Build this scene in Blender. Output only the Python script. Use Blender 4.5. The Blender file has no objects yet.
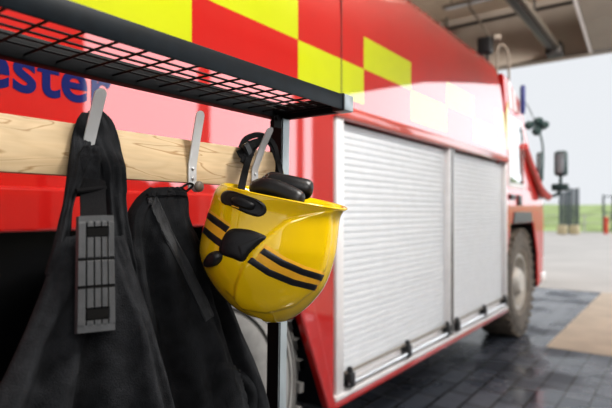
import bpy, bmesh, math, random
from mathutils import Vector, Matrix, noise
from mathutils.bvhtree import BVHTree
random.seed(4)
sc = bpy.context.scene
col = sc.collection
PI = math.pi

# ------------------------------------------------------------------ camera frame
F = 516.0
HZ = 212.0
CX = 306.0
A = math.atan(379/516)
SA, CA = math.sin(A), math.cos(A)
CAM = Vector((0, 0, 1.5))
def ray(px, py):
    u = (px-CX)/F; v = (HZ-py)/F
    return Vector((-SA+u*CA, CA+u*SA, v))
def P(px, py, D):                  # point of the plane x = -D seen at a pixel
    d = ray(px, py); return CAM + d*(D/-d.x)
def T(px, py, t):                  # point at depth t
    return CAM + ray(px, py)*t
def G(px, py):                     # ground point
    d = ray(px, py); return CAM + d*(-1.5/d.z)

# ------------------------------------------------------------------ helpers
def link(o, parent=None):
    col.objects.link(o)
    if parent is not None:
        o.parent = parent
        o.matrix_parent_inverse = Matrix.Translation(parent.location).inverted()
    return o
def tag(o, label=None, cat=None, group=None, kind=None):
    if label: o['label'] = label
    if cat: o['category'] = cat
    if group: o['group'] = group
    if kind: o['kind'] = kind
    return o
def empty(name, loc, label, cat, group=None):
    o = bpy.data.objects.new(name, None); o.location = loc; o.empty_display_size = .05
    col.objects.link(o); tag(o, label, cat, group); return o
def fin(name, bm, mats, parent=None, smooth=True, angle=35):
    bmesh.ops.recalc_face_normals(bm, faces=bm.faces[:])
    me = bpy.data.meshes.new(name); bm.to_mesh(me); bm.free()
    if not isinstance(mats, (list, tuple)): mats = [mats]
    for m in mats: me.materials.append(m)
    if smooth:
        me.polygons.foreach_set('use_smooth', [True]*len(me.polygons))
        try: me.set_sharp_from_angle(angle=math.radians(angle))
        except Exception: pass
    o = bpy.data.objects.new(name, me)
    return link(o, parent)
def struct(name, bm, m, smooth=False):
    o = fin(name, bm, m, None, smooth); o['kind'] = 'structure'; return o
def box(bm, x0, x1, y0, y1, z0, z1, bev=0, mi=0, seg=2):
    r = bmesh.ops.create_cube(bm, size=1)
    vs = r['verts']
    for v in vs:
        v.co = Vector((x0+(v.co.x+.5)*(x1-x0), y0+(v.co.y+.5)*(y1-y0), z0+(v.co.z+.5)*(z1-z0)))
    fs = set(f for v in vs for f in v.link_faces)
    for f in fs: f.material_index = mi
    if bev:
        es = list(set(e for v in vs for e in v.link_edges))
        bmesh.ops.bevel(bm, geom=es, offset=bev, segments=seg, affect='EDGES', profile=.5)
    return bm
def tube(bm, pts, r, n=10, mi=0, cap=True):
    pts = [Vector(p) for p in pts]
    rs = r if isinstance(r, (list, tuple)) else [r]*len(pts)
    rings = []
    up = None
    for i, p in enumerate(pts):
        t = (pts[min(i+1, len(pts)-1)]-pts[max(i-1, 0)]).normalized()
        if up is None:
            up = Vector((0, 0, 1)) if abs(t.z) < .9 else Vector((1, 0, 0))
        a = t.cross(up).normalized(); b = a.cross(t).normalized(); up = b
        rings.append([bm.verts.new(p+(a*math.cos(2*PI*k/n)+b*math.sin(2*PI*k/n))*rs[i]) for k in range(n)])
    for i in range(len(rings)-1):
        for k in range(n):
            f = bm.faces.new((rings[i][k], rings[i][(k+1) % n], rings[i+1][(k+1) % n], rings[i+1][k])); f.material_index = mi
    if cap:
        for q in (rings[0][::-1], rings[-1]):
            f = bm.faces.new(q); f.material_index = mi
    return bm
def smooth_path(pts, n=8):
    pts = [Vector(p) for p in pts]; out = []
    for i in range(len(pts)-1):
        p0 = pts[max(i-1, 0)]; p1 = pts[i]; p2 = pts[i+1]; p3 = pts[min(i+2, len(pts)-1)]
        for k in range(n):
            t = k/n
            out.append(.5*((2*p1)+(p2-p0)*t+(2*p0-5*p1+4*p2-p3)*t*t+(3*p1-p0-3*p2+p3)*t**3))
    out.append(pts[-1]); return out
def prism_x(bm, poly, x0, x1, mi=0, bev=0):     # polygon in (y, z) extruded along x
    a = [bm.verts.new((x0, y, z)) for y, z in poly]; b = [bm.verts.new((x1, y, z)) for y, z in poly]
    n = len(poly); fs = [bm.faces.new(a), bm.faces.new(b[::-1])]
    for i in range(n): fs.append(bm.faces.new((a[i], a[(i+1) % n], b[(i+1) % n], b[i])))
    for f in fs: f.material_index = mi
    bmesh.ops.recalc_face_normals(bm, faces=fs)
    if bev:
        es = list(set(e for f in fs[:2] for e in f.edges))
        bmesh.ops.bevel(bm, geom=es, offset=bev, segments=3, affect='EDGES', profile=.5)
    return bm
def grid_mesh(bm, rows, closed=False, mi=0):
    vr = [[bm.verts.new(p) for p in r] for r in rows]
    for i in range(len(vr)-1):
        m = len(vr[i])
        for k in range(m if closed else m-1):
            f = bm.faces.new((vr[i][k], vr[i][(k+1) % m], vr[i+1][(k+1) % m], vr[i+1][k])); f.material_index = mi
    return vr
def lathe_x(bm, cx, cy, cz, prof, n=64, mi=0):  # profile (x, r) revolved round an x axis
    rows = []
    for x, r in prof:
        rows.append([Vector((cx+x, cy+r*math.cos(2*PI*k/n), cz+r*math.sin(2*PI*k/n))) for k in range(n)])
    return grid_mesh(bm, rows, True, mi)
def sstep(a, b, x):
    t = max(0, min(1, (x-a)/(b-a))); return t*t*(3-2*t)

# ------------------------------------------------------------------ materials
def N(nt, typ, **kw):
    n = nt.nodes.new(typ)
    for k, v in kw.items(): setattr(n, k, v)
    return n
def mat(name, c, rough=.5, metal=0, var=.12, scale=12, bump=0, bscale=60, coat=0, coat_rough=.05, ior=None, coat_ior=None, spec=None, stretch=None):
    m = bpy.data.materials.new(name); m.use_nodes = True; nt = m.node_tree
    b = nt.nodes['Principled BSDF']
    tc = N(nt, 'ShaderNodeTexCoord'); mp = N(nt, 'ShaderNodeMapping')
    if stretch: mp.inputs['Scale'].default_value = stretch
    nt.links.new(tc.outputs['Object'], mp.inputs['Vector'])
    nz = N(nt, 'ShaderNodeTexNoise'); nz.inputs['Scale'].default_value = scale; nz.inputs['Detail'].default_value = 5
    nt.links.new(mp.outputs['Vector'], nz.inputs['Vector'])
    cr = N(nt, 'ShaderNodeValToRGB')
    cr.color_ramp.elements[0].position = .3; cr.color_ramp.elements[1].position = .7
    cr.color_ramp.elements[0].color = (*[x*(1-var) for x in c], 1); cr.color_ramp.elements[1].color = (*[min(1, x*(1+var)) for x in c], 1)
    nt.links.new(nz.outputs['Fac'], cr.inputs['Fac']); nt.links.new(cr.outputs['Color'], b.inputs['Base Color'])
    b.inputs['Roughness'].default_value = rough; b.inputs['Metallic'].default_value = metal
    if ior: b.inputs['IOR'].default_value = ior
    if spec is not None: b.inputs['Specular IOR Level'].default_value = spec
    b.inputs['Coat Weight'].default_value = coat; b.inputs['Coat Roughness'].default_value = coat_rough
    if coat_ior: b.inputs['Coat IOR'].default_value = coat_ior
    if bump:
        n2 = N(nt, 'ShaderNodeTexNoise'); n2.inputs['Scale'].default_value = bscale; n2.inputs['Detail'].default_value = 3
        nt.links.new(mp.outputs['Vector'], n2.inputs['Vector'])
        bp = N(nt, 'ShaderNodeBump'); bp.inputs['Strength'].default_value = bump; bp.inputs['Distance'].default_value = .01
        nt.links.new(n2.outputs['Fac'], bp.inputs['Height']); nt.links.new(bp.outputs['Normal'], b.inputs['Normal'])
    return m
def paint(name, c, cior=2.05, rough=.35):
    return mat(name, c, rough, var=.05, scale=3, coat=1, coat_rough=.03, coat_ior=cior, bump=.012, bscale=2.2, spec=.08)
RED = paint('red gloss paint', (.47, .014, .011))
LIME = paint('lime yellow reflective film', (.50, .55, .008))
CABRED = paint('cab red paint', (.47, .014, .011), 1.5)
NAVY = paint('navy lettering film', (.008, .014, .10), 1.45)
PINKRED = paint('red gutter paint with sky tint', (.52, .10, .08), 1.62)  # red paled towards pink, sky reflection mixed into the colour
SHUT = mat('white shutter lacquer', (.70, .72, .745), .45, var=.03, spec=.3)
ALU = mat('brushed aluminium', (.72, .73, .75), .3, .9, var=.05)
PALEALU = mat('pale aluminium frame', (.78, .76, .76), .4, .2, var=.04)
BLACKP = mat('black plastic', (.012, .012, .013), .42, bump=.05, bscale=200)
DARKIN = mat('black wheel arch liner', (.006, .007, .009), .35, var=.5, scale=4, bump=.2, bscale=6)
TYRE = mat('dusty grey tyre rubber', (.30, .295, .285), .75, var=.22, scale=9, bump=.15, bscale=40)
GROOVE = mat('painted tyre groove shade', (.10, .097, .092), .85)
TREAD = mat('dark tyre tread rubber', (.17, .165, .158), .8, var=.4, scale=14, bump=.2, bscale=30)
MUDTYRE = mat('muddy brown tyre rubber', (.16, .135, .11), .8, var=.4, scale=10, bump=.2, bscale=40)
HUBM = mat('dull grey hub steel', (.5, .48, .45), .5, .4)
GLASS = mat('tinted cab glass', (.16, .18, .2), .05, coat=1, coat_ior=2.2, var=.02)
MIRR = mat('dark green mirror back', (.02, .045, .045), .4)
BLUE = mat('blue beacon lens', (.015, .025, .16), .4)
RACK = mat('black painted steel', (.005, .0055, .0065), .5, .0, var=.25, scale=30, spec=.15)
RAILM = mat('blue-black painted steel rail', (.0045, .008, .0115), .45, .0, var=.3, scale=26, spec=.16)
POSTF = mat('grey worn steel and lit post face', (.33, .37, .39), .38, .35, var=.25, scale=18, stretch=(1, 1, .3))
HOOK = mat('grey satin hook steel', (.60, .605, .61), .42, .2, var=.08)
SCREW = mat('bright screw steel', (.5, .5, .5), .3, .9)
CLOTH = mat('black heavy cotton', (.023, .024, .0265), .9, var=.3, scale=40, bump=.35, bscale=420, spec=.12)
CLOTH2 = mat('charcoal proofed cloth', (.019, .0202, .0225), .85, var=.3, scale=30, bump=.3, bscale=420, spec=.15)
BAND = mat('grey-black woven tape', (.042, .044, .048), .75, var=.2, scale=60, bump=.5, bscale=500)
WEB = mat('black webbing', (.009, .009, .010), .85, bump=.4, bscale=500, spec=.15)
PAD = mat('grey ribbed elastic rubber', (.04, .042, .045), .55, var=.15, scale=50, bump=.1, bscale=300)
PADD = mat('black slot and rib groove shade', (.006, .006, .006), .8, spec=.1)
YEL = mat('yellow helmet shell', (.80, .53, .002), .22, var=.03, scale=8, coat=1, coat_rough=.015, coat_ior=1.7, bump=.015, bscale=14, spec=.1)
ORANGE = mat('orange yellow reflective tape', (.80, .42, .03), .4, var=.06, scale=60)
BLKTAPE = mat('black reflective tape', (.012, .012, .015), .35, var=.3, scale=70)
PADBLK = mat('black padded leatherette', (.009, .009, .01), .42, var=.3, scale=60, bump=.06, bscale=160)
LINER = mat('dark helmet liner', (.02, .018, .012), .8)
WALLM = mat('taupe sheet cladding', (.42, .365, .31), .7, var=.06, scale=2)
CEILM = mat('beige roof sheet', (.62, .54, .44), .7, var=.06, scale=2)
BEAM = mat('dark steel track', (.05, .045, .042), .5, .3)
RAILB = mat('brown grey galvanised track', (.22, .19, .16), .5, .3)
DOORP = mat('taupe raised door panel', (.33, .30, .26), .6, var=.05, scale=2)
DOORE = mat('dark rubber door seal', (.03, .035, .045), .6)
BEIGE = mat('warm beige floor area', (.50, .41, .32), .6, var=.12, scale=3, bump=.1, bscale=20)
APRON = mat('pale grey apron concrete', (.46, .43, .40), .8, var=.1, scale=.6)
GRASS = mat('green field grass', (.32, .40, .16), .95, var=.35, scale=.5, bump=.4, bscale=6)
FENCE = mat('dark grey gate steel', (.06, .075, .085), .6)
CONC = mat('sandy concrete block', (.5, .42, .27), .8)
ORED = mat('orange red post paint', (.6, .07, .03), .5)
LAMPG = mat('lamp lens', (.7, .75, .8), .15, coat=1)

def wood():
    m = bpy.data.materials.new('pale pine plank'); m.use_nodes = True; nt = m.node_tree; b = nt.nodes['Principled BSDF']
    tc = N(nt, 'ShaderNodeTexCoord'); mp = N(nt, 'ShaderNodeMapping'); mp.inputs['Scale'].default_value = (1, .32, 2.6)
    nt.links.new(tc.outputs['Object'], mp.inputs['Vector'])
    nz = N(nt, 'ShaderNodeTexNoise'); nz.inputs['Scale'].default_value = 9; nz.inputs['Detail'].default_value = 2; nz.inputs['Distortion'].default_value = .5
    nt.links.new(mp.outputs['Vector'], nz.inputs['Vector'])
    ml = N(nt, 'ShaderNodeMath', operation='MULTIPLY'); ml.inputs[1].default_value = 13
    fr = N(nt, 'ShaderNodeMath', operation='PINGPONG'); fr.inputs[1].default_value = 1
    nt.links.new(nz.outputs['Fac'], ml.inputs[0]); nt.links.new(ml.outputs[0], fr.inputs[0])
    cr = N(nt, 'ShaderNodeValToRGB')
    cr.color_ramp.elements[0].color = (.70, .52, .31, 1); cr.color_ramp.elements[1].color = (.78, .61, .39, 1)
    e = cr.color_ramp.elements.new(.84); e.color = (.76, .58, .36, 1)
    cr.color_ramp.elements[2].color = (.46, .28, .13, 1)
    nt.links.new(fr.outputs[0], cr.inputs['Fac'])
    n2 = N(nt, 'ShaderNodeTexNoise'); n2.inputs['Scale'].default_value = 90; n2.inputs['Detail'].default_value = 4
    mp2 = N(nt, 'ShaderNodeMapping'); mp2.inputs['Scale'].default_value = (1, .06, 1)
    nt.links.new(tc.outputs['Object'], mp2.inputs['Vector']); nt.links.new(mp2.outputs['Vector'], n2.inputs['Vector'])
    mx = N(nt, 'ShaderNodeMix', data_type='RGBA', blend_type='MULTIPLY'); mx.inputs['Factor'].default_value = .35
    nt.links.new(cr.outputs['Color'], mx.inputs[6]); nt.links.new(n2.outputs['Fac'], mx.inputs[7])
    nt.links.new(mx.outputs[2], b.inputs['Base Color']); b.inputs['Roughness'].default_value = .6
    return m
WOOD = wood()

def pavers():
    m = bpy.data.materials.new('dark wet pavers'); m.use_nodes = True; nt = m.node_tree; b = nt.nodes['Principled BSDF']
    tc = N(nt, 'ShaderNodeTexCoord'); mp = N(nt, 'ShaderNodeMapping'); mp.inputs['Rotation'].default_value = (0, 0, PI/2)
    nt.links.new(tc.outputs['Object'], mp.inputs['Vector'])
    br = N(nt, 'ShaderNodeTexBrick'); br.inputs['Scale'].default_value = 1
    br.inputs['Brick Width'].default_value = .4; br.inputs['Row Height'].default_value = .2; br.inputs['Mortar Size'].default_value = .011
    br.inputs['Color1'].default_value = (.055, .064, .082, 1); br.inputs['Color2'].default_value = (.10, .11, .135, 1); br.inputs['Mortar'].default_value = (.008, .009, .011, 1)
    nt.links.new(mp.outputs['Vector'], br.inputs['Vector'])
    nz = N(nt, 'ShaderNodeTexNoise'); nz.inputs['Scale'].default_value = 1.6; nz.inputs['Detail'].default_value = 5
    nt.links.new(tc.outputs['Object'], nz.inputs['Vector'])
    mr = N(nt, 'ShaderNodeMapRange'); mr.inputs[1].default_value = .42; mr.inputs[2].default_value = .62; mr.inputs[3].default_value = .12; mr.inputs[4].default_value = .5
    nt.links.new(nz.outputs['Fac'], mr.inputs[0]); nt.links.new(mr.outputs[0], b.inputs['Roughness'])
    nt.links.new(br.outputs['Color'], b.inputs['Base Color'])
    bp = N(nt, 'ShaderNodeBump'); bp.inputs['Strength'].default_value = .35; bp.inputs['Distance'].default_value = .01; bp.invert = True
    nt.links.new(br.outputs['Fac'], bp.inputs['Height']); nt.links.new(bp.outputs['Normal'], b.inputs['Normal'])
    return m
PAVE = pavers()

# ------------------------------------------------------------------ the building
bm = bmesh.new(); box(bm, -6, 5.2, -5, 11, -.1, 0); struct('floor', bm, PAVE)
bm = bmesh.new(); box(bm, -1.25, 6, 6.2, 11, 0, .004); struct('trim_1', bm, BEIGE)  # beige floor area reaching to the doorway
bm = bmesh.new()
k = 0; rows = [[], []]
y = -5.0
prof = [(0, 0), (.05, .035), (.15, .035), (.2, 0)]
while y < 11.0:
    for dy, dz in prof[:-1]:
        rows[0].append(Vector((-6, y+dy, 5.7+dz))); rows[1].append(Vector((5.2, y+dy, 5.7+dz)))
    y += .2
grid_mesh(bm, rows); struct('ceiling', bm, CEILM)
bm = bmesh.new()
box(bm, -6, 5.4, 11, 11.25, 4.5, 5.75)
for x0, x1 in ((-6, -4.6), (3.95, 4.75), (5.2, 5.26)): box(bm, x0, x1, 11, 11.25, 0, 4.5)
struct('wall_front', bm, WALLM)
bm = bmesh.new(); box(bm, -6.2, -6, -5, 11.25, 0, 5.75); struct('wall_left', bm, WALLM)
bm = bmesh.new()
box(bm, 5.2, 5.4, -5, 11.0, 5.0, 5.75)
for y0, y1 in ((-5, 4.9), (7.65, 7.82)): box(bm, 5.2, 5.4, y0, y1, 0, 5.0)
struct('wall_right', bm, WALLM)
bm = bmesh.new(); box(bm, -6, 5.2, 10.92, 10.99, 5.49, 5.54, .01); struct('trim_2', bm, BEAM)
bm = bmesh.new(); box(bm, -4.6, 3.9, 10.97, 11.0, 4.49, 4.515, .003); struct('trim_3', bm, RAILB)

# raised sectional door and its overhead track
bm = bmesh.new()
for i in range(7):
    box(bm, -1.36, 3.4, 7.0+i*.53, 7.0+i*.53+.525, 4.43, 4.49, .006, 0)
box(bm, -1.36, 3.4, 10.71, 10.76, 4.41, 4.5, .006, 1)
for v in bm.verts: v.co.z += (10.75-v.co.y)*.23
o = struct('door_1', bm, [DOORP, DOORE])
bm = bmesh.new(); box(bm, -1.42, -1.37, 6.9, 10.75, 4.42, 4.5, .005)
for v in bm.verts: v.co.z += (10.75-v.co.y)*.23
struct('trim_4', bm, PALEALU)
t = empty('door_track', (-2, 10.7, 4.56), 'pair of dark overhead door rails running to the top of the doorway', 'door track')
for xx in (-2.06, -1.9):
    bm = bmesh.new(); box(bm, xx-.03, xx+.03, 5.5, 10.6, 4.54, 4.62, .008); fin('rail', bm, RAILB, t)
bm = bmesh.new(); box(bm, -2.03, -1.93, 5.5, 10.7, 4.5, 4.56, .01); fin('drive_beam', bm, BEAM, t)
bm = bmesh.new(); box(bm, -2.12, -1.84, 10.45, 10.78, 4.44, 4.66, .02); box(bm, -2.02, -1.94, 10.7, 11.0, 4.5, 4.6, .01); fin('end_bracket', bm, BEAM, t)
for yy in (6.5, 9.0):
    bm = bmesh.new(); box(bm, -2.0, -1.97, yy, yy+.03, 4.6, 5.72); fin('hanger', bm, BEAM, t)
t = empty('ceiling_light', (-3.3, 9.6, 5.5), 'long dark framed strip light hung under the beige roof', 'light')
bm = bmesh.new(); box(bm, -3.75, -2.75, 9.5, 9.66, 5.40, 5.46, .01); fin('housing', bm, RAILB, t)
bm = bmesh.new(); tube(bm, [(-3.7, 9.58, 5.385), (-2.8, 9.58, 5.385)], .018); fin('lamp_tube', bm, LAMPG, t)
for xx in (-3.6, -2.9):
    bm = bmesh.new(); box(bm, xx, xx+.015, 9.57, 9.585, 5.45, 5.72); fin('hanger', bm, BEAM, t)
p1 = CAM + ray(447.5, 25)*(10.9/ray(447.5, 25).y)
bm = bmesh.new(); tube(bm, [(p1.x, 10.86, 5.48), (p1.x, 10.86, 5.74)], .02); box(bm, p1.x-.05, p1.x+.05, 10.81, 10.9, 5.44, 5.5, .01)
o = fin('drop_rod', bm, BEAM); tag(o, 'thin dark vertical rod above the truck roof', 'rod')
bm = bmesh.new(); tube(bm, smooth_path([T(470, 8, 9.6), T(480, 22, 9.7), T(492, 40, 9.8)]), .022)
tube(bm, [T(470, 8, 9.6), T(470, -40, 9.4)], .022)
o = fin('conduit_pipe', bm, RAILB); tag(o, 'thin grey pipe sloping down from the roof above the work lamp', 'pipe')

# ------------------------------------------------------------------ outside
bm = bmesh.new(); box(bm, -60, 60, 11, 44, -.1, -.005); box(bm, 5.2, 11, -5, 11, -.1, -.005); struct('ground', bm, APRON)
bm = bmesh.new(); box(bm, 11, 60, -30, 11, -.1, -.004); box(bm, 14, 60, 11, 40, -.1, .02); struct('field', bm, GRASS)
bm = bmesh.new()
rows = []
for i, (yy, zz) in enumerate(((44, -.02), (46, .3), (52, 1.0), (60, 1.7), (72, 2.3), (120, 3.0), (200, 3.2))):
    rows.append([Vector((-120+j*6, yy, zz+.25*noise.noise(Vector((j*.6, i, 0)))*(i > 0))) for j in range(41)])
grid_mesh(bm, rows); struct('grass_bank', bm, GRASS, True)
bm = bmesh.new(); rows = []
for i in range(9):
    a = i/8*PI
    rows.append([Vector((26+j*.12-2.2*math.cos(a)*(1+.3*noise.noise(Vector((j*.5, i, 0)))), -12+j*.5, -.05+math.sin(a)*(4.2+1.3*noise.noise(Vector((j*.16, 3, 0)))+1.1*noise.noise(Vector((j*.45, i*.5, 5)))+.5*noise.noise(Vector((j*1.3, i, 9)))))) for j in range(110)])
grid_mesh(bm, rows); struct('hedgerow', bm, mat('dark tree line foliage', (.03, .045, .02), .9, var=.5, scale=2), True)
def gate(px0, px1, ytop, ybase, label, bars, name='steel_gate', cross=False):
    a = G(px0, ybase); b = G(px1, ybase)
    d = (a-CAM).dot(Vector((-SA, CA, 0))); h = (ybase-ytop)/F*d
    c = (a+b)/2; w = (b-a).length; ax = (b-a).normalized()
    t = empty(name, c, label, 'gate', 'steel gates outside')
    for q in (a, b):
        m = bmesh.new(); tube(m, [q, q+Vector((0, 0, h))], .07, 8); fin('post', m, FENCE, t)
    m = bmesh.new()
    for i in range(1, bars+1):
        q = a+ax*w*i/(bars+1); tube(m, [q+Vector((0, 0, .15)), q+Vector((0, 0, h-.1))], .03, 6)
    for zz in (.15, h*.5, h-.1):
        if cross: m.free(); m = bmesh.new()
        tube(m, [a+Vector((0, 0, zz)), b+Vector((0, 0, zz))], .045, 6)
        if cross: fin('rail', m, FENCE, t); m = bmesh.new()
    if not cross: fin('bar_panel', m, FENCE, t)
    if cross:
        m = bmesh.new(); tube(m, [a+Vector((0, 0, .15)), b+Vector((0, 0, h*.5))], .045, 6); fin('brace', m, FENCE, t)
gate(560, 567.5, 191, 233, 'left dark barred steel gate standing outside beyond the apron, nearest the truck mirror', 6)
gate(570, 578, 188, 233, 'right dark barred steel gate of the close pair outside beyond the apron', 6)
gate(603.5, 613, 195, 232, 'open dark gate frame with diagonal brace at the right edge outside', 0, cross=True)
for px, lab in ((564, 'sandy concrete block at the foot of the left barred gate'), (576, 'sandy concrete block at the foot of the right barred gate')):
    q = G(px, 234); bm = bmesh.new(); box(bm, q.x-.28, q.x+.28, q.y-.9, q.y-.3, -.005, .62, .06)
    o = fin('concrete_block', bm, CONC); tag(o, lab, 'block', 'blocks at the gates')
q = G(606, 234); bm = bmesh.new(); tube(bm, [q, q+Vector((0, 0, 1.1))], .13, 12); tube(bm, [q+Vector((0, 0, 1.1)), q+Vector((0, 0, 1.18))], [.13, .05], 12)
o = fin('bollard', bm, ORED); tag(o, 'orange red bollard at the foot of the open gate frame', 'bollard')
# low wire fence
t = empty('wire_fence', (0, 43, 0), 'thin grey post and rail fence along the foot of the grass', 'fence')
m = bmesh.new()
for zz in (.7, 1.25): tube(m, [(-30, 43, zz), (20, 43, zz)], .03, 6)
fin('rail', m, HUBM, t)
for i in range(13):
    m = bmesh.new(); tube(m, [(-30+i*4, 43, -.01), (-30+i*4, 43, 1.35)], .05, 6); fin('post', m, HUBM, t)

# ------------------------------------------------------------------ fire engine
SX = -1.57
truck = empty('fire_engine', (-2.8, 2.5, 0), 'red fire engine with lime yellow checks and white roller shutters behind the rack', 'fire engine')
# upper body with checks
prof = [(-1.57, 2.10), (-1.57, 2.153), (-1.57, 2.26), (-1.57, 2.367), (-1.57, 2.466), (-1.57, 2.565), (-1.574, 2.70), (-1.583, 2.84), (-1.60, 2.96), (-1.635, 3.05), (-1.69, 3.115), (-1.77, 3.155), (-1.95, 3.175), (-2.8, 3.19)]
cells = [-2.675, -2.0, -1.325, -.65, .025, .70, 1.375, 2.07, 2.73, 3.40, 4.08, 4.75, 5.42, 5.85]
def s_end(z): return 5.85 - max(0, z-2.2)*.33
bm = bmesh.new()
ss = []
for i in range(len(cells)-1): ss += [(cells[i], i), ((cells[i]+cells[i+1])/2, i)]
ss.append((cells[-1], len(cells)-2))
vr = []
for x, z in prof:
    vr.append([bm.verts.new((x, s if k < len(ss)-3 else min(s, s_end(z)-(.01*(len(ss)-1-k) if s > s_end(z) else 0)), z)) for k, (s, i) in enumerate(ss)])
for r in range(len(prof)-1):
    zc = (prof[r][1]+prof[r+1][1])/2
    for k in range(len(ss)-1):
        f = bm.faces.new((vr[r][k], vr[r][k+1], vr[r+1][k+1], vr[r+1][k]))
        i = ss[k][1]
        if 2.153 < zc < 2.367: f.material_index = 1 if i % 2 == 1 else 0
        elif 2.367 < zc < 2.565: f.material_index = 1 if i % 2 == 0 else 0
fr = [vr[r][-1] for r in range(len(prof))]
bm.faces.new(fr + [bm.verts.new((-2.8, 5.85, 2.1))])
o = fin('upper_body', bm, [RED, LIME], truck); 
bm = bmesh.new(); box(bm, -1.5715, -1.568, 2.472, 2.480, 2.1, 2.8); fin('panel_seam', bm, BLACKP, truck)
# lower body core (behind the shutters) and panels
bm = bmesh.new(); box(bm, -4.0, -1.68, 2.40, 5.85, .46, 2.12); fin('body_core', bm, DARKIN, truck)
bm = bmesh.new()   # wheel bay side panel with its cut arch
arch = [(2.40, .432), (2.325, .432), (1.868, 1.44), (.40, 1.44), (-.05, .432), (-3, .432), (-3, 2.1), (2.40, 2.1)]
prism_x(bm, arch, -1.60, -1.57, 0, .006); fin('side_panel', bm, RED, truck, False)
bm = bmesh.new()   # raised fascia lip round the arch
outer = [(2.40, .432), (2.385, .432), (1.98, 1.585), (.2, 1.585), (-.2, .432), (-.05, .432), (.40, 1.44), (1.868, 1.44), (2.325, .432)]
prism_x(bm, [(2.395, .42), (2.0, 1.575), (.25, 1.575), (-.2, .42), (-.05, .42), (.40, 1.44), (1.868, 1.44), (2.325, .42)], -1.585, -1.548, 0, .012); fin('arch_flare', bm, RED, truck, False)
bm = bmesh.new()   # liner
pts = [(2.33, .43), (1.875, 1.445), (.39, 1.445), (-.06, .43)]
rows = [[Vector((x, y, z)) for y, z in pts] for x in (-1.6, -2.2)]
grid_mesh(bm, rows); box(bm, -2.3, -2.2, -.1, 2.4, .3, 1.5); fin('arch_liner', bm, DARKIN, truck, False)
# underside
bm = bmesh.new(); box(bm, -3.8, -1.95, -3, 7.4, .40, .58, .02); fin('chassis', bm, DARKIN, truck)
# wheels
def wheel(cy, side, tread):
    cz = .65; R = .65; x0 = SX-.03
    prof = [(-.42, .40), (-.42, .55), (-.40, .61), (-.36, .65), (-.045, .65), (-.026, .64), (-.014, .62), (-.028, .61), (-.01, .60), (-.004, .585), (-.016, .578), (.0, .568), (.0, .548), (-.012, .541), (.003, .532), (.004, .50), (-.010, .492), (.002, .484), (.0, .45), (-.012, .441), (-.004, .43), (-.012, .37), (-.03, .345), (-.06, .335)]
    bm = bmesh.new(); lathe_x(bm, x0, cy, cz, prof, 96)
    for f in bm.faces:
        c = f.calc_center_median(); r = math.hypot(c.y-cy, c.z-cz)
        f.material_index = 1 if r > .64 else 0
        for g in (.614, .605, .5815, .573, .5445, .536, .496, .488, .4455, .4355):
            if abs(r-g) < .0042: f.material_index = 2  # groove faces coloured darker to stand for their shade
    ty = fin('tyre', bm, [side, tread, GROOVE], truck)
    bm = bmesh.new()
    for k in range(38):
        for sgn in (0, 1):
            a = 2*PI*(k+.5*sgn)/34
            r = bmesh.ops.create_cube(bm, size=1)['verts']
            mt = Matrix.Translation((x0-(.09 if sgn else .29), cy+math.cos(a)*.637, cz+math.sin(a)*.637)) @ Matrix.Rotation(a, 4, 'X') @ Matrix.Diagonal((.19, .034, .05, 1))
            for v in r: v.co = mt @ v.co
    fin('tread_lugs', bm, tread, ty, False)
    bm = bmesh.new(); lathe_x(bm, x0, cy, cz, [(-.06, .34), (-.03, .335), (-.03, .31), (-.13, .29), (-.15, .2), (-.05, .17), (-.02, .14), (.0, .12), (.0, .0005)], 48)
    for k in range(10):
        a = 2*PI*k/10; tube(bm, [(x0-.16, cy+.235*math.cos(a), cz+.235*math.sin(a)), (x0-.11, cy+.235*math.cos(a), cz+.235*math.sin(a))], .016, 6)
    fin('hub', bm, HUBM, truck)
wheel(1.5, TYRE, TREAD)
wheel(6.62, MUDTYRE, MUDTYRE)
bm = bmesh.new(); tube(bm, [(-3.6, 1.5, .65), (-1.7, 1.5, .65)], .1); fin('axle', bm, DARKIN, truck)
bm = bmesh.new(); tube(bm, [(-3.6, 6.62, .65), (-1.7, 6.62, .65)], .1); fin('axle', bm, DARKIN, truck)
# shutters
def shutter(s0, s1):
    bm = bmesh.new(); n = 37; z0, z1 = .53, 2.02; h = (z1-z0)/n; pr = []
    for i in range(n):
        b = z0+i*h
        pr += [(-1.618, b), (-1.611, b+.004), (-1.609, b+h*.5), (-1.611, b+h-.004), (-1.618, b+h-.001)]
    rows = [[Vector((x, s, z)) for x, z in pr] for s in (s0, s1)]
    grid_mesh(bm, rows); o = fin('roller_shutter', bm, SHUT, truck, True, 25)
    bm = bmesh.new(); box(bm, -1.63, -1.59, s0, s1, .475, .535, .006); fin('bottom_rail', bm, PALEALU, o)
    bm = bmesh.new(); tube(bm, [(-1.555, s0+.02, .515), (-1.555, s1-.02, .515)], .014, 12); fin('lift_bar', bm, ALU, o)
    bm = bmesh.new(); tube(bm, [(-1.57, s0+.02, .575), (-1.57, s1-.02, .575)], .009, 8); fin('guide_rod', bm, RAILB, o)
    for s in (s0+.05, (s0+s1)/2, s1-.07):
        bm = bmesh.new(); box(bm, -1.60, -1.535, s-.03, s+.03, .49, .578, .012)
        tube(bm, [(-1.56, s, .572), (-1.56, s, .605)], [.022, .014], 8)
        fin('bracket', bm, BLACKP, o)
shutter(2.50, 4.14)
shutter(4.24, 5.80)
bm = bmesh.new()
bm.free()
for a, b in ((2.42, 2.50), (4.14, 4.175), (4.205, 4.24), (5.80, 5.85)):
    bm = bmesh.new(); box(bm, -1.64, -1.565, a, b, .46, 2.04, .008); fin('shutter_frame', bm, PALEALU, truck)
bm = bmesh.new(); box(bm, -1.64, -1.562, 4.17, 4.21, .475, 2.035); fin('frame_gap', bm, BLACKP, truck)
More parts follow.
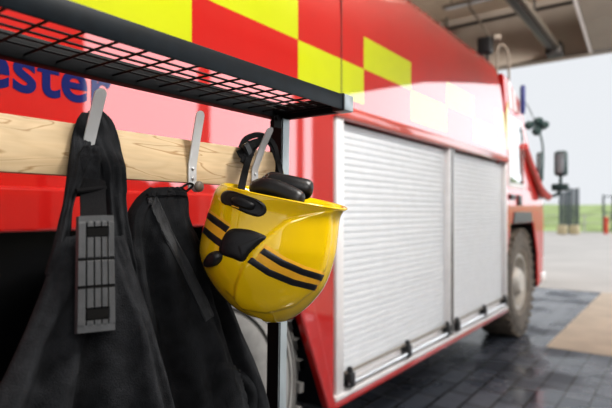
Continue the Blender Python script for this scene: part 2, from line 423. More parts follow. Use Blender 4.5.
bm = bmesh.new(); box(bm, -1.66, -1.545, 2.40, 5.85, 2.03, 2.105, .015); fin('gutter_rail', bm, PINKRED, truck)
bm = bmesh.new(); box(bm, -1.70, -1.562, 2.40, 5.85, .40, .445, .008); fin('sill', bm, RED, truck)
bm = bmesh.new(); box(bm, -1.68, -1.555, 2.40, 5.85, .446, .472, .005); fin('sill_strip', bm, PALEALU, truck)
# cab
cab = [(5.86, .50), (5.86, 2.6), (5.75, 3.0), (6.0, 2.98), (6.52, 2.80), (6.72, 2.5), (7.45, 1.85), (7.72, 1.70), (7.76, 1.3), (7.72, .55), (7.42, .5), (7.38, .95), (7.16, 1.36), (6.08, 1.36), (5.93, 1.0), (5.91, .50)]
bm = bmesh.new(); prism_x(bm, cab, -4.0, -1.585, 0, .02); fin('cab', bm, CABRED, truck, False)
bm = bmesh.new()
rows = [[Vector((x, y, z)) for y, z in [(7.39, .5), (7.37, .95), (7.15, 1.35), (6.09, 1.35), (5.94, 1.0), (5.92, .5)]] for x in (-1.6, -2.2)]
grid_mesh(bm, rows); fin('front_arch_liner', bm, DARKIN, truck, False)
bm = bmesh.new(); prism_x(bm, [(5.95, 1.78), (5.95, 2.58), (6.50, 2.56), (6.62, 2.42), (6.62, 1.78)], -1.6, -1.575, 0, .006); fin('window_frame', bm, PALEALU, truck)
bm = bmesh.new(); prism_x(bm, [(5.99, 1.83), (5.99, 2.54), (6.47, 2.52), (6.58, 2.40), (6.58, 1.83)], -1.58, -1.571, 0, .003); fin('cab_window', bm, GLASS, truck)
bm = bmesh.new(); prism_x(bm, [(6.76, 2.47), (7.41, 1.9), (7.45, 1.92), (6.80, 2.5)], -3.9, -1.7, 0, .005); fin('windscreen', bm, GLASS, truck)
bm = bmesh.new(); box(bm, -1.6, -1.56, 6.0, 6.2, 1.64, 1.70, .01); fin('door_handle', bm, BLACKP, truck)
bm = bmesh.new(); box(bm, -1.6, -1.565, 6.35, 6.5, 1.58, 1.70, .01); fin('door_latch', bm, BLACKP, truck)
bm = bmesh.new(); prism_x(bm, [(5.87, 2.2), (5.87, 2.62), (5.93, 2.72), (5.95, 2.2)], -1.59, -1.578); fin('yellow_strip', bm, LIME, truck)
bm = bmesh.new()
prism_x(bm, [(6.0, 2.66), (5.9, 2.95), (6.0, 2.95), (6.12, 2.66)], -1.59, -1.578); prism_x(bm, [(6.2, 2.66), (6.12, 2.9), (6.22, 2.88), (6.32, 2.66)], -1.59, -1.578)
fin('white_flash', bm, SHUT, truck)
bm = bmesh.new(); tube(bm, [(-1.55, 6.45, 2.66), (-1.55, 6.45, 2.72), (-1.55, 6.45, 2.98), (-1.55, 6.45, 3.0)], [.022, .03, .03, .02], 12); fin('blue_beacon', bm, BLUE, truck)
bm = bmesh.new(); box(bm, -1.75, -1.56, 7.58, 7.80, .55, .68, .03); box(bm, -3.9, -1.6, 7.7, 7.85, .5, .9, .03); fin('bumper', bm, PALEALU, truck)
bm = bmesh.new(); prism_x(bm, [(6.15, 1.37), (6.2, 1.5), (7.0, 1.5), (7.05, 1.37)], -1.59, -1.575); fin('arch_recess_shade', bm, BLACKP, truck)  # black patch stands in for the shaded recess over the front wheel
bm = bmesh.new(); tube(bm, smooth_path([(-1.58, 6.62, 2.3), (-1.56, 6.95, 2.05), (-1.54, 7.35, 1.80), (-1.5, 7.62, 1.70)]), .05, 8); fin('mirror_bracket', bm, RED, truck)
def mirror(px, y0, y1, t, w):
    c = T(px, (y0+y1)/2, t); h = (y1-y0)/F*t
    bm = bmesh.new(); box(bm, c.x-w/2, c.x+w/2, c.y-.06, c.y+.06, c.z-h/2, c.z+h/2, .04, seg=3)
    m = fin('wing_mirror', bm, MIRR, truck)
    bm = bmesh.new(); box(bm, c.x-w/2+.03, c.x+w/2-.03, c.y-.068, c.y-.058, c.z-h/2+.03, c.z+h/2-.03, .004); fin('mirror_glass', bm, GLASS, m)
    return c, h
c, h = mirror(561, 151, 176, 7.3, .17)
bm = bmesh.new(); tube(bm, smooth_path([(-1.5, 7.6, 1.70), (c.x-.12, c.y-.05, 1.72), (c.x-.02, c.y, 1.8), (c.x, c.y, c.z)]), .022, 8)
box(bm, c.x-.12, c.x+.1, c.y-.05, c.y+.05, 1.80, 1.9, .02); fin('mirror_arm', bm, MIRR, truck)
c, h = mirror(540, 152, 182, 6.9, .08)
e = T(536, 127, 6.9)
bm = bmesh.new(); tube(bm, smooth_path([(-1.55, 7.2, 1.86), T(542, 178, 6.9), T(543, 150, 6.9), T(540, 134, 6.9), e]), .013, 6); fin('lamp_stalk', bm, MIRR, truck)
bm = bmesh.new()
for dx, dz, ll in ((-.10, .02, .09), (.10, .02, .1), (0, -.06, .09), (.02, .07, .08)):
    q = e+Vector((dx*CA, dx*SA, dz)); tube(bm, [q-Vector((.02, .05, 0)), q, q+Vector((.03, .05, .02))], [.03, .06, .045], 8); tube(bm, [e, q], .014, 6)
fin('stalk_lamps', bm, MIRR, truck)
bm = bmesh.new(); tube(bm, smooth_path([T(522, 97, 6.7), T(530, 110, 6.8), T(535, 122, 6.9)]), .006, 5); fin('aerial', bm, MIRR, truck)
# roof lamp and hoop
e = T(487, 45, 6.2)
bm = bmesh.new(); box(bm, e.x-.1, e.x+.06, e.y-.07, e.y+.07, e.z-.11, e.z+.09, .02)
tube(bm, [e, e+Vector((.0, .03, -.36))], .02, 8); fin('work_lamp', bm, BLACKP, truck)
bm = bmesh.new(); a = T(496, 38, 6.2); tube(bm, [a+Vector((-.03, -.03, 0)), a+Vector((.03, .03, 0))], [.035, .05], 10); tube(bm, [e+Vector((0, .05, .02)), a], .015, 6); fin('lamp_head', bm, RAILB, truck)
bm = bmesh.new(); tube(bm, smooth_path([T(497, 80, 6.25), T(497, 55, 6.25), T(499, 46, 6.25), T(504, 46, 6.25), T(508, 54, 6.25), T(509, 80, 6.25)]), .014, 8); fin('roof_hoop', bm, RAILB, truck)
# lettering
fc = bpy.data.curves.new('lettering', 'FONT'); fc.body = 'ester'; fc.size = 1; fc.offset = .022; fc.extrude = .004; fc.space_character = 1.03
fo = bpy.data.objects.new('lettering_curve', fc); col.objects.link(fo); bpy.context.view_layer.update()
me = bpy.data.meshes.new_from_object(fo.evaluated_get(bpy.context.evaluated_depsgraph_get()))
bpy.data.objects.remove(fo); bpy.data.curves.remove(fc)
xs = [v.co.x for v in me.vertices]; x0, x1 = min(xs), max(xs)
ex = [v.co.y for v in me.vertices if v.co.x > x0+(x1-x0)*.22*0 and v.co.x < x0+(x1-x0)*.2]
e0, e1 = min(ex), max(ex)
for v in me.vertices:
    c = v.co.copy()
    v.co = Vector((-1.5685+.15*max(0, c.z)*.2, .606+(c.x-x0)/(x1-x0)*.414, 1.850+(c.y-e0)/(e1-e0)*.099))
me.materials.append(NAVY); me.name = 'lettering'
o = bpy.data.objects.new('lettering', me); link(o, truck); o['label'] = 'navy blue lettering reading ester'

# ------------------------------------------------------------------ rack
rack = empty('coat_rack', (-.9, 1.1, 0), 'black steel rack with wire mesh shelf and pine plank of grey coat hooks', 'rack')
DF, DB = .69, .90
ZB = 1.757
bm = bmesh.new(); box(bm, -.694, -.69, -.4, 1.0955, ZB, 1.795, .0012); box(bm, -.72, -.692, -.4, 1.0955, 1.7905, 1.7945, .001); fin('front_rail', bm, RAILM, rack)
bm = bmesh.new(); box(bm, -.93, -.90, -.4, 1.135, ZB, 1.80, .002); fin('back_rail', bm, RACK, rack)
bm = bmesh.new(); box(bm, -.915, -.70, 1.075, 1.138, ZB+.012, ZB+.03, .001); box(bm, -.90, -.715, 1.118, 1.138, ZB, 1.79, .002); fin('end_plate', bm, RACK, rack)
bm = bmesh.new(); box(bm, -.725, -.686, 1.099, 1.141, ZB-.001, 1.797, .003); fin('end_cap', bm, POSTF, rack)
bm = bmesh.new(); box(bm, -.722, -.688, 1.0955, 1.0995, ZB-.002, 1.798, .001); fin('cap_gasket', bm, BLACKP, rack)
bm = bmesh.new()
for i in range(5): 
    x = -.722-.035*i; tube(bm, [(x, -.4, ZB+.013), (x, 1.09, ZB+.013)], .0021, 6)
y = .367-.0555*13
while y < 1.09:
    tube(bm, [(-.692, y, ZB+.010), (-.905, y, ZB+.010)], .0021, 6); y += .0555
fin('wire_mesh', bm, RACK, rack)
def post(yc):
    bm = bmesh.new()
    r = bmesh.ops.create_cube(bm, size=1)['verts']
    for v in r:
        top = v.co.z > 0
        dy = .0 if top else -.028*0
        v.co = Vector((-.884 if v.co.x > 0 else -.93, yc+(.012 if v.co.y > 0 else -.0225)+(.002 if top else -.035), 1.757 if top else 0))
    es = list(set(e for v in r for e in v.link_edges)); bmesh.ops.bevel(bm, geom=es, offset=.003, segments=2, affect='EDGES')
    bm.normal_update()
    for f in bm.faces: f.material_index = 1 if f.normal.x > .7 else 0  # side towards the room coloured grey as lit, other sides black
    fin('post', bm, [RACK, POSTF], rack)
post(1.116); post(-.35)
bm = bmesh.new(); box(bm, -.89, -.884, 1.06, 1.09, ZB-.03, ZB); tube(bm, [(-.884, 1.07, ZB-.004), (-.878, 1.07, ZB-.004)], .007, 8); fin('bolt_plate', bm, RACK, rack)
bm = bmesh.new(); box(bm, -.922, -.90, -.33, 1.092, 1.566, 1.662, .002); fin('plank', bm, WOOD, rack)
def hook(s, lean=.026, zt=1.713):
    bm = bmesh.new(); w = .0115
    path = [(-.8985, 1.553), (-.8985, 1.60), (-.897, 1.612), (-.8985+lean*.58, 1.67), (-.8985+lean, zt)]
    rows = []; n = len(path)
    full = []
    for i, (x, z) in enumerate(path): full.append((x, z, w))
    x, z = path[-1]; x1, z1 = path[-2]; d = Vector((x-x1, z-z1)).normalized()
    for k in range(1, 7):
        a = k/6*PI/2; full.append((x+d.x*w*math.sin(a), z+d.y*w*math.sin(a), max(.0008, w*math.cos(a))))
    th = .0032
    for x, z, ww in full: rows.append([Vector((x, s-ww, z)), Vector((x+th, s-ww, z)), Vector((x+th, s+ww, z)), Vector((x, s+ww, z))])
    vr = grid_mesh(bm, rows, True); bm.faces.new(vr[0]); bm.faces.new(vr[-1])
    tube(bm, smooth_path([(-.897, s, 1.560), (-.888, s, 1.553), (-.88, s, 1.552), (-.876, s, 1.556)]), .0075, 10)
    h = fin('hook', bm, HOOK, rack)
    bm = bmesh.new(); bmesh.ops.create_uvsphere(bm, u_segments=14, v_segments=10, radius=.0125, matrix=Matrix.Translation((-.874, s, 1.557)) @ Matrix.Diagonal((.7, 1, 1, 1))); fin('hook_knob', bm, RAILB, h)
    for z in (1.575, 1.597):
        bm = bmesh.new(); bmesh.ops.create_uvsphere(bm, u_segments=10, v_segments=6, radius=.0042, matrix=Matrix.Translation((-.8945, s, z)) @ Matrix.Diagonal((.5, 1, 1, 1))); fin('screw', bm, SCREW, h)
for s, ln, zt in ((.531, .046, 1.712), (.787, .026, 1.714), (.997, .05, 1.704)): hook(s, ln, zt)

# ------------------------------------------------------------------ cloth lofts
def interp(keys, t):
    for i in range(len(keys)-1):
        if t <= keys[i+1][0] or i == len(keys)-2:
            a, b = keys[i], keys[i+1]; f = (t-a[0])/(b[0]-a[0])
            p = keys[max(i-1, 0)]; n = keys[min(i+2, len(keys)-1)]
            out = []
            for j in range(1, len(a)):
                m0 = (b[j]-p[j])/(b[0]-p[0])*(b[0]-a[0]); m1 = (n[j]-a[j])/(n[0]-a[0])*(b[0]-a[0])
                f2, f3 = f*f, f*f*f
                out.append((2*f3-3*f2+1)*a[j]+(f3-2*f2+f)*m0+(-2*f3+3*f2)*b[j]+(f3-f2)*m1)
            return out
def cloth(bm, secs, nrow, folds, seed, nz=.006, ntheta=112, p=.75, dents=()):
    # secs: (py, xl, xr, D, hd)
    y0, y1 = secs[0][0], secs[-1][0]; rows = []
    for i in range(nrow+1):
        tt = i/nrow; py = y0+(y1-y0)*tt
        xl, xr, D, hd = interp(secs, py)
        L = P(xl, py, D); R = P(xr, py, D); zz = (L.z+R.z)/2
        row = []
        for k in range(ntheta):
            th = 2*PI*k/ntheta; c, s_ = math.cos(th), math.sin(th)
            pos = L.lerp(R, .5+.5*(abs(c)**.9)*(1 if c > 0 else -1))
            dep = hd*(abs(s_)**p)*(1 if s_ > 0 else -1)
            env = abs(s_)**.8
            f = 0; lat = c*.5+.5
            for (fr, am, ph, dr, t0, t1) in folds:
                w = math.sin(2*PI*(fr*lat+ph+dr*tt)); w = 1-2*abs(w)**.8 if am < 0 else w
                f += abs(am)*w*sstep(t0, t0+.15, tt)*(1-sstep(t1, t1+.2, tt))
            for (lt, wd, dp, dr, t0) in dents:
                f -= dp*math.exp(-((lat-lt-dr*tt)/wd)**2)*sstep(t0, t0+.2, tt)*(1 if s_ > 0 else -.3)
            q = Vector((lat*4+seed, tt*5, s_*1.5+seed))
            f += nz*(noise.noise(q)+.6*noise.noise(q*2.3)+.35*noise.noise(q*5))
            pos = pos+Vector((dep+f*env, 0, .004*noise.noise(q*1.7)))
            row.append(pos)
        rows.append(row)
    vr = grid_mesh(bm, rows, True); bm.faces.new(vr[0][::-1]); bm.faces.new(vr[-1])
    return bm
def bvh_of(o):
    me = o.data; off = o.matrix_parent_inverse.translation + (o.parent.location if o.parent else Vector())
    return BVHTree.FromPolygons([v.co.copy() for v in me.vertices], [tuple(p.vertices) for p in me.polygons])
def cast(bv, px, py):
    d = ray(px, py).normalized(); h, n, i, dist = bv.ray_cast(CAM, d)
    if h is None:
        h, n, i, dist = bv.find_nearest(CAM+d*1.2)
    if n.dot(d) > 0: n = -n
    return h, n
def strip_on(bm, bv, top, bot, nu, nv, lift, thick=.002, mi=0, rib=None):
    def samp(pl, t):
        f = t*(len(pl)-1); i = min(int(f), len(pl)-2); return Vector(pl[i]).lerp(Vector(pl[i+1]), f-i)
    rows = []
    for i in range(nu+1):
        a = samp(top, i/nu); b = samp(bot, i/nu); row = []
        for j in range(nv+1):
            q = a.lerp(b, j/nv); h, n = cast(bv, q.x, q.y)
            e = -thick if (i in (0, nu) or j in (0, nv)) else 0
            row.append(h+n*(lift+e+(rib(i/nu, j/nv) if rib else 0)))
        rows.append(row)
    grid_mesh(bm, rows, mi=mi)
def patch_on(bm, bv, poly, hfun, rings=10, per=6, mi=0):
    n0 = len(poly); pts = []
    for i in range(n0):
        p0, p1, p2, p3 = [Vector(poly[(i+k) % n0]) for k in (-1, 0, 1, 2)]
        for k in range(per):
            t = k/per
            pts.append(.5*((2*p1)+(p2-p0)*t+(2*p0-5*p1+4*p2-p3)*t*t+(3*p1-p0-3*p2+p3)*t**3))
    c = sum(pts, Vector((0, 0)))/len(pts); rows = []
    for r in range(1, rings+1):
        f = r/rings; row = []
        for q in pts:
            w = c.lerp(q, f); h, n = cast(bv, w.x, w.y); row.append(h+n*hfun(f, w))
        rows.append(row)
    vr = grid_mesh(bm, rows, True, mi); h, n = cast(bv, c.x, c.y); cv = bm.verts.new(h+n*hfun(0, c))
    for k in range(len(pts)):
        f = bm.faces.new((cv, vr[0][k], vr[0][(k+1) % len(pts)])); f.material_index = mi
def ribbon(bm, pts, w, th=.003, n=8, wdir=None):
    path = smooth_path(pts, n); rows = []
    for i, p in enumerate(path):
        t = (path[min(i+1, len(path)-1)]-path[max(i-1, 0)]).normalized()
        ww = w if not isinstance(w, (list, tuple)) else w[0]+(w[1]-w[0])*i/(len(path)-1)
        nrm = Vector(wdir) if wdir else Vector((1, -.45, 0)).normalized()
        a = t.cross(nrm).normalized()*ww/2; b = t.cross(a).normalized()*th/2
        rows.append([p-a-b, p+a-b, p+a+b, p-a+b])
    vr = grid_mesh(bm, rows, True); bm.faces.new(vr[0]); bm.faces.new(vr[-1][::-1])

# --- trousers on the first hook
tr = empty('bib_trousers', P(95, 120, .87), 'black work trousers with ribbed grey brace slider hung on the leftmost hook', 'trousers')
secs = [(236, 66, 124, .80, .012), (262, 52, 131, .80, .026), (290, 43, 139, .795, .036), (322, 30, 149, .79, .042), (356, 14, 159, .785, .046), (390, -2, 167, .78, .048), (410, -12, 172, .78, .049), (470, -30, 181, .78, .05), (600, -48, 188, .78, .05), (760, -50, 186, .78, .046)]
bm = bmesh.new(); cloth(bm, secs, 130, [(1.1, .012, .30, .1, .05, 2), (2.3, -.006, .3, .12, .15, 2)], 3.0, .012, p=1.0, dents=[(.42, .06, .05, .03, .05), (.16, .06, .032, .02, .1), (.66, .055, -.04, .07, .0), (.86, .04, .02, .0, .08)])
body = fin('trouser_body', bm, CLOTH, tr, True, 180)
bvb = bvh_of(body)
bm = bmesh.new(); cloth(bm, [(113, 82, 94, .893, .003), (120, 77, 96, .893, .004), (137, 72, 93, .892, .005), (150, 71, 89, .885, .010), (165, 70, 86, .866, .015), (180, 68, 82, .845, .012), (205, 64, 73, .83, .008), (240, 56, 70, .81, .010), (275, 46, 70, .80, .012)], 60, [(1.2, -.004, .1, .2, .2, 2)], 9., .003, 56)
fin('left_brace', bm, CLOTH, tr, True, 180)
bm = bmesh.new(); cloth(bm, [(111, 88, 103, .893, .003), (120, 90, 112, .893, .004), (140, 93, 119, .892, .005), (152, 97, 121, .885, .010), (165, 101, 122.5, .855, .019), (190, 103, 123, .845, .019), (215, 105, 124, .83, .02), (250, 108, 130, .812, .022), (292, 108, 139, .80, .024)], 60, [(1.3, -.007, .2, .35, .25, 2)], 14., .004, 64)
fin('right_brace', bm, CLOTH2, tr, True, 180)
bm = bmesh.new()   # inner fold of cloth under the hook
cloth(bm, [(146, 84, 99, .862, .006), (153, 80, 101, .862, .009), (165, 76, 102, .86, .012), (182, 74, 103, .852, .014), (196, 76, 104, .845, .012)], 36, [(1.1, -.005, .15, .3, 0, 2)], 21., .004, 56)
fin('brace_loop', bm, CLOTH, tr, True, 180)
bm = bmesh.new(); ribbon(bm, [P(93, 180, .835), P(93, 198, .815), P(94, 220, .775)], .041, .004); fin('webbing', bm, WEB, tr)
bm = bmesh.new(); q0 = P(76, 191, .822); q1 = P(106, 188, .822); tube(bm, [q0, q1], .0045, 8); fin('strap_slider', bm, WEB, tr)
# ribbed slider
TL, TR_, BL, BR = P(76, 217, .765), P(111, 216, .765), P(74.5, 334, .735), P(112.5, 330, .735)
nu, nv = 60, 56
nrm = (TR_-TL).cross(BL-TL).normalized()
if nrm.x < 0: nrm = -nrm
def padh(u, v):
    rib = .0026*(abs(math.sin(PI*(u*5)))**.35)
    if u < .14 or u > .86: rib = .0026
    for a, b in ((.10, .19), (.80, .90)):
        if a < v < b and .2 < u < .82: rib = -.0006
    for c in (.385, .62):
        if abs(v-c) < .012: rib = min(rib, .0008)
    if v < .06 or v > .94: rib = .0018
    return rib
rows = []; bm = bmesh.new(); mats_at = []
for j in range(nv*2+1):
    v = j/(nv*2); row = []
    for i in range(nu+1):
        u = i/nu; p = TL.lerp(TR_, u).lerp(BL.lerp(BR, u), v); row.append(p+nrm*(.006+padh(u, v)+.004*math.sin(PI*u)))
    rows.append(row)
vr = grid_mesh(bm, rows)
for j in range(nv*2):
    for i in range(nu):
        if padh((i+.5)/nu, (j+.5)/(nv*2)) < .0016:
            f = [q for q in vr[j][i].link_faces if q in vr[j+1][i+1].link_faces][0]; f.material_index = 1  # low faces between ribs coloured black in place of groove shade
bot = [[bm.verts.new(q) for q in (TL, TR_, BR, BL)]][0]
bm.faces.new(bot)
bm.faces.new(vr[0]+[bot[1], bot[0]]); bm.faces.new(vr[-1][::-1]+[bot[3], bot[2]])
bm.faces.new([r[0] for r in vr][::-1]+[bot[0], bot[3]]); bm.faces.new([r[-1] for r in vr]+[bot[2], bot[1]])
pad = fin('brace_slider', bm, [PAD, PADD], tr, True, 40); pad['label'] = 'ribbed grey rubber slider'
for v0, v1 in ((.108, .182), (.81, .89)):
    bm = bmesh.new()
    q = [TL.lerp(TR_, u).lerp(BL.lerp(BR, u), v)+nrm*.0102 for u, v in ((.22, v0), (.80, v0), (.80, v1), (.22, v1))]
    bm.faces.new([bm.verts.new(x) for x in q])
    fin('slider_slot', bm, PADD, pad, False)

# --- jacket under the second hook
jk = empty('work_jacket', P(165, 187, .88), 'charcoal work jacket with folded top and pocket hanging between trousers and yellow helmet', 'jacket')
secs = [(187.5, 150, 181, .885, .008), (190, 146.5, 185, .885, .013), (200, 137, 188, .883, .02), (217, 128.5, 189, .88, .026), (250, 128, 202, .878, .03), (285, 131, 221, .878, .034), (330, 136, 239, .876, .036), (370, 140, 256, .874, .037), (408, 144, 267, .872, .037), (480, 146, 268, .858, .030), (640, 146, 266, .845, .028)]
bm = bmesh.new(); cloth(bm, secs, 130, [(1.2, .007, .05, -.25, .04, 2), (2.7, -.004, .2, -.4, .15, 2)], 31., .014, p=.9, dents=[(.22, .10, .05, -.02, .0), (.82, .05, .03, -.1, .12), (.60, .06, -.016, -.05, .1)])
jb = fin('jacket_body', bm, CLOTH2, jk, True, 180); bvj = bvh_of(jb)
bm = bmesh.new(); strip_on(bm, bvj, [(146, 198), (161, 232), (182, 272), (205, 322)], [(157, 196), (171, 229), (192, 268), (214, 316)], 60, 14, .0035, .003, rib=lambda u, v: .0009 if (v < .2 or v > .8) else 0); fin('storm_tape', bm, BAND, jk)
bm = bmesh.new(); strip_on(bm, bvj, [(147, 194), (155, 192), (170, 190.5), (184, 191)], [(146, 199), (155, 198), (170, 197), (187, 197.5)], 40, 5, .0055, .005); fin('collar_fold', bm, CLOTH2, jk)
bm = bmesh.new(); patch_on(bm, bvj, [(216, 364), (236, 366), (254, 383), (258, 404), (250, 430), (225, 428), (213, 400)], lambda f, w: .013*(1-f**9)-.001); pk = fin('pocket', bm, CLOTH2, jk, True, 180)
h, n = cast(bvh_of(pk), 239, 371)
bm = bmesh.new(); bmesh.ops.create_uvsphere(bm, u_segments=12, v_segments=8, radius=.004, matrix=Matrix.Translation(h)); fin('snap_button', bm, BLACKP, jk)
bm = bmesh.new(); tube(bm, smooth_path([P(176, 193, .880), P(184, 186, .882), P(190, 183.5, .884), P(193, 185.5, .885), P(188, 190, .885), P(180, 196, .880)]), .0025, 8); fin('hanging_loop', bm, WEB, jk)
# dark jacket shoulder showing behind the main one
bm = bmesh.new(); cloth(bm, [(229, 186, 193, .915, .004), (240, 186, 198, .915, .008), (262, 188, 208, .915, .01), (300, 195, 224, .915, .012), (340, 200, 240, .915, .012)], 40, [(1.5, -.003, .1, .3, 0, 2)], 51., .004, 48)
fin('sleeve', bm, CLOTH, jk, True, 180)

# ------------------------------------------------------------------ helmet
HT = 1.108
hm = empty('fire_helmet', T(275, 195, HT), 'yellow fire helmet with black and orange stripes hung upside down on a hook', 'helmet')
nvec = -(ray(270, HZ)).normalized()      # towards the viewer's side, level
sil = [(0, 221, 184, 347, 208.3), (.05, 215.5, 190, 340.5, 212.5), (.12, 211.5, 201, 337, 220), (.24, 207, 216, 335.5, 235), (.38, 201.5, 235, 334, 252), (.52, 200, 253, 329.5, 270), (.66, 207, 273, 322, 287), (.78, 218, 290, 310.5, 301), (.88, 232, 304.5, 297, 312), (.95, 247, 314, 285, 317.5), (1.0, 265, 319.5, 268, 319.8)]
ridge = [(337, 210), (309, 215), (286, 221), (268, 235), (256, 248), (243, 266), (236, 284), (236, 298), (245, 310), (262, 318)]
BRIM = [(338, 205), (328, 216), (328, 240), (324, 266), (313, 288), (293, 303), (266, 309), (243, 305), (235, 298)][::-1]
def segd(p, pl):
    best = (1e9, 0)
    for i in range(len(pl)-1):
        a, b = Vector(pl[i]), Vector(pl[i+1]); ab = b-a; t = max(0, min(1, (p-a).dot(ab)/ab.length_squared)); c = a+ab*t
        d = (p-c).length
        if d < best[0]: best = (d, ab.x*(p.y-a.y)-ab.y*(p.x-a.x))
    return best
def helmet_pt(v, th, scale=1.0):
    lx, ly, rx, ry = interp(sil, v)
    L = T(lx, ly, HT); R = T(rx, ry, HT); C = (L+R)/2; hw = (R-L).length/2
    c, s = math.cos(th), math.sin(th)
    hd = hw*.80
    flare = 1 + .06*(1-sstep(0, .12, v))
    e = .92
    c2 = (abs(c)**e)*(1 if c > 0 else -1); s2 = (abs(s)**e)*(1 if s > 0 else -1)
    p = C+(R-L)/2*c2*scale+nvec*hd*flare*s2*scale
    p.z -= .10*hd*s2*(1-v)
    return p
bm = bmesh.new(); rows = []; NR, NT = 90, 160
for i in range(NR+1):
    v = (i/NR); v = v if v < .9 else v
    row = []
    for k in range(NT):
        th = 2*PI*k/NT; p = helmet_pt(v, th)
        q = p-CAM; d = q.dot(Vector((-SA, CA, 0))); px = CX+F*q.dot(Vector((CA, SA, 0)))/d; py = HZ-F*q.z/d
        if v > .02:
            dist, side = segd(Vector((px, py)), ridge)
            sd = dist if side < 0 else -dist
            k_ = sstep(-1.0, 1.6, sd)*sstep(-.05, .25, math.sin(th)) if math.sin(th) > -.05 else 0
            out = (p-T(272, 240, HT)).normalized()
            amp = .0062*(1-.6*sstep(12, 60, dist))
            d2, s2_ = segd(Vector((px, py)), BRIM)
            sd2 = d2 if s2_ < 0 else -d2
            g = (1-sstep(-3, 1.5, -sd2))*0+sstep(-2.0, 1.0, sd2)*(1-sstep(3, 16, sd2))
            gf = sstep(-.05, .3, math.sin(th))
            p = p+out*(amp*k_+.0035*g*gf)
        row.append(p)
    rows.append(row)
vr = grid_mesh(bm, rows, True); bm.faces.new(vr[-1])
# rim and inner wall
inner = [[helmet_pt(0, 2*PI*k/NT, .965)+Vector((0, 0, .001)) for k in range(NT)], [helmet_pt(.06, 2*PI*k/NT, .93) for k in range(NT)], [helmet_pt(.3, 2*PI*k/NT, .93) for k in range(NT)]]
iv = [[bm.verts.new(p) for p in r] for r in inner]
prev = vr[0]
for r in iv:
    for k in range(NT): bm.faces.new((prev[k], prev[(k+1) % NT], r[(k+1) % NT], r[k]))
    prev = r
shell = fin('shell', bm, YEL, hm, True, 180)
bvs = bvh_of(shell)
bm = bmesh.new(); rim = [helmet_pt(0, 2*PI*k/NT, .985) for k in range(NT+1)]; tube(bm, rim, .0024, 8, cap=False); fin('rim_bead', bm, YEL, hm, True, 180)
bm = bmesh.new(); rows = [[helmet_pt(v, 2*PI*k/64, sc_) for k in range(64)] for v, sc_ in ((.05, .90), (.12, .86), (.4, .8), (.75, .75))]
vr = grid_mesh(bm, rows, True); bm.faces.new(vr[-1]); fin('liner', bm, LINER, hm, True, 180)
def stripe(pts_top, pts_bot, m, name, lift):
    bm = bmesh.new(); strip_on(bm, bvs, pts_top, pts_bot, 40, 5, lift, .0012); return fin(name, bm, m, hm, True, 60)
stripe([(265, 244), (285, 257), (305, 266), (326, 272.5)], [(252, 264), (270, 276), (292, 285), (316, 291.5)], ORANGE, 'orange_tape', .0012)
stripe([(264, 248), (284, 260), (304, 269), (324, 275)], [(259.5, 253), (280, 266), (301, 275), (321, 281)], BLKTAPE, 'black_stripe', .0022)
stripe([(252, 257), (270, 269), (294, 279), (318, 285)], [(247.5, 262), (267, 275), (291, 285), (314, 290.5)], BLKTAPE, 'black_stripe', .0022)
stripe([(209, 209), (217, 215), (226, 221), (231, 225)], [(203, 231), (208, 237), (217, 245), (224, 250)], ORANGE, 'orange_tape', .0012)
stripe([(208.5, 212), (216, 217), (224, 223), (230, 227)], [(206.8, 218), (213, 223.5), (221, 229), (226, 233)], BLKTAPE, 'black_stripe', .0022)
stripe([(204.5, 226), (211, 231.5), (218, 237), (224, 241)], [(202.5, 232), (208, 237.5), (216, 244), (222, 248)], BLKTAPE, 'black_stripe', .0022)
bm = bmesh.new(); patch_on(bm, bvs, [(224, 191), (232, 190.5), (246, 195), (259, 200), (266, 206), (266, 213), (259, 217), (247, 214), (232, 207), (222, 203), (220.5, 196)], lambda f, w: (.0035 if f > .8 else .0012)*(1-f**14)-.0004, 14, 5)
vent = fin('side_port', bm, BLACKP, hm, True, 60)
bvv = bvh_of(vent)
bm = bmesh.new(); patch_on(bm, bvs, [(233, 197), (241, 197), (251, 201), (256, 205), (253, 210), (245, 209), (235, 205), (231, 201)], lambda f, w: .008*(1-f**6), 8, 4); fin('port_slide', bm, PADBLK, vent, True, 60)
bm = bmesh.new(); strip_on(bm, bvs, [(234, 205.5), (241, 207.8)], [(233.6, 207), (240.6, 209.3)], 8, 3, .0088, .001); fin('gold_mark', bm, ORANGE, vent)
bm = bmesh.new(); patch_on(bm, bvs, [(228, 230), (236, 228), (252, 230), (267, 236.5), (262, 242), (251, 252), (243, 262), (233, 259), (220, 254), (219, 246), (223, 236)], lambda f, w: .007*(1-f**8)-.001, 12, 5)
vis = fin('pivot_cover', bm, PADBLK, hm, True, 60)
bm = bmesh.new(); strip_on(bm, bvh_of(vis), [(238, 246), (250, 241), (262, 236)], [(242, 260), (252, 249), (265, 237)], 16, 6, .002, .001); fin('cover_ridge', bm, BLACKP, vis)
bm = bmesh.new(); patch_on(bm, bvs, [(206, 261), (212, 252), (220, 251), (223, 257), (219, 264), (212, 267), (207, 266)], lambda f, w: .015*(1-f**6)-.001, 8, 4); kn = fin('pivot_knob', bm, BLACKP, hm, True, 60)
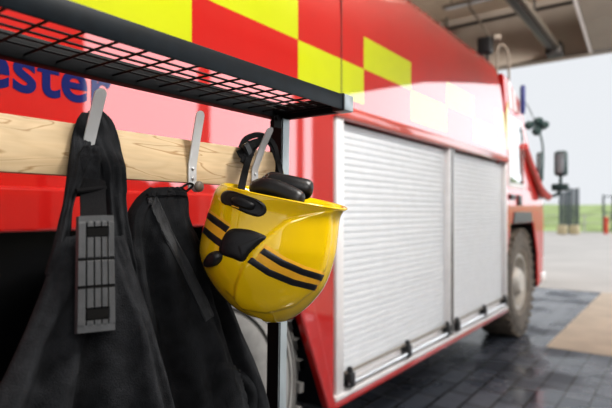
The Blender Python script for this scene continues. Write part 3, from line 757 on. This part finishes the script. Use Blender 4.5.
# padding and chin strap
def sausage(pts, r, name, m, parent):
    path = smooth_path(pts, 8); n = len(path)
    rs = [r*max(.18, min(1, math.sin(PI*min(1, max(0, (i+.35)/(n-.3))))*2.4)) for i in range(n)]
    rs = [r*(1-(1-min(1, min(i+.2, n-1-i+.2)/(n*.18)))**2)**.5 for i in range(n)]
    bm = bmesh.new(); tube(bm, path, rs, 18); return fin(name, bm, m, parent, True, 180)
sausage([T(266, 183, 1.118), T(280, 184, 1.113), T(296, 187, 1.108), T(313, 191, 1.108)], .0225, 'neck_pad', PADBLK, hm)
sausage([T(252, 190, 1.088), T(268, 188, 1.068), T(286, 194, 1.058), T(303, 203, 1.048)], .021, 'brow_pad', PADBLK, hm)
sausage([T(262, 186, 1.158), T(272, 178, 1.148), T(282, 182, 1.138), T(288, 192, 1.128)], .014, 'ear_pad', PADBLK, hm)
bm = bmesh.new(); ribbon(bm, [T(241, 190, 1.13), T(245, 172, 1.19), T(249, 158, 1.27), T(254, 147, 1.315), T(263, 139, 1.337), T(271, 144, 1.33), T(277, 158, 1.29), T(281, 174, 1.22), T(283, 186, 1.14)], .017, .003); st = fin('chin_strap', bm, WEB, hm)
for pts, w in (([T(241, 155, 1.26), T(247, 146, 1.29), T(257, 142, 1.32), T(265, 141, 1.338)], .018), ([T(241, 148, 1.27), T(246, 139, 1.29), T(256, 135, 1.32), T(264, 136, 1.338)], .014), ([T(243, 163, 1.245), T(247, 152, 1.27), T(254, 144, 1.30), T(262, 144, 1.336)], .015), ([T(268, 137, 1.335), T(275, 147, 1.32), T(278, 165, 1.27), T(276, 182, 1.21)], .013), ([T(240, 150, 1.26), T(244, 156, 1.255), T(252, 152, 1.28)], .02)):
    bm = bmesh.new(); ribbon(bm, pts, w, .004); fin('strap_fold', bm, WEB, st)
bm = bmesh.new(); q = T(247, 149, 1.262); bmesh.ops.create_cube(bm, size=1, matrix=Matrix.Translation(q) @ Matrix.Rotation(.6, 4, 'X') @ Matrix.Diagonal((.012, .022, .03, 1)))
bmesh.ops.bevel(bm, geom=bm.edges[:], offset=.003, segments=2, affect='EDGES'); fin('buckle', bm, BLACKP, hm)

# ------------------------------------------------------------------ world, lights, camera
w = bpy.data.worlds.new('overcast'); sc.world = w; w.use_nodes = True; nt = w.node_tree
bg = nt.nodes['Background']
tc = N(nt, 'ShaderNodeTexCoord')
dp = N(nt, 'ShaderNodeVectorMath', operation='DOT_PRODUCT'); dp.inputs[1].default_value = (math.sin(math.radians(72)), math.cos(math.radians(72)), 0)
nt.links.new(tc.outputs['Generated'], dp.inputs[0])
mr = N(nt, 'ShaderNodeMapRange'); mr.inputs[1].default_value = .32; mr.inputs[2].default_value = .66; mr.inputs[3].default_value = .75; mr.inputs[4].default_value = 3.15
nt.links.new(dp.outputs['Value'], mr.inputs[0]); nt.links.new(mr.outputs[0], bg.inputs['Strength'])
bg.inputs['Color'].default_value = (.95, .98, 1.02, 1)
def area(name, loc, target, size, sy, power, colr=(1, 1, 1)):
    l = bpy.data.lights.new(name, 'AREA'); l.spread = math.radians(125 if 'front' in name else 180); l.shape = 'RECTANGLE'; l.size = size; l.size_y = sy; l.energy = power; l.color = colr
    o = bpy.data.objects.new(name, l); o.location = loc; o.rotation_euler = (Vector(target)-Vector(loc)).to_track_quat('-Z', 'Y').to_euler(); col.objects.link(o)
area('added_key_light', (.9, 1.7, 4.1), (-.8, .75, 1.3), .8, .8, 150, (1, .97, .93))  # added key lamp with no fixture, lights the cloth and helmet from the right
area('added_fill_light', (1.5, -.3, 2.6), (-.8, .85, 1.4), 1.2, 1.2, 27, (1, .98, .96))  # added fill lamp with no fixture, softens the rack side
area('bay_light_front', (1.5, 4.6, 5.2), (-2.4, 10.9, 5.3), 1.0, .6, 270, (1, .95, .9))  # added lamp that brightens the front wall and roof sheets
cd = bpy.data.cameras.new('camera'); cam = bpy.data.objects.new('camera', cd); col.objects.link(cam)
cam.location = CAM; cam.rotation_euler = (PI/2, 0, A)
cd.sensor_width = 36; cd.lens = F/612*36; cd.shift_y = (HZ-204)/612
cd.clip_start = .02; cd.clip_end = 500
cd.dof.use_dof = True; cd.dof.focus_distance = 1.10; cd.dof.aperture_fstop = 2.8
sc.camera = cam
sc.view_settings.view_transform = 'Standard'; sc.view_settings.exposure = 0
for lk in ('Medium High Contrast', 'Standard - Medium High Contrast'):
    try:
        sc.view_settings.look = lk; print('look', lk); break
    except TypeError as ex: print(str(ex)[:300])
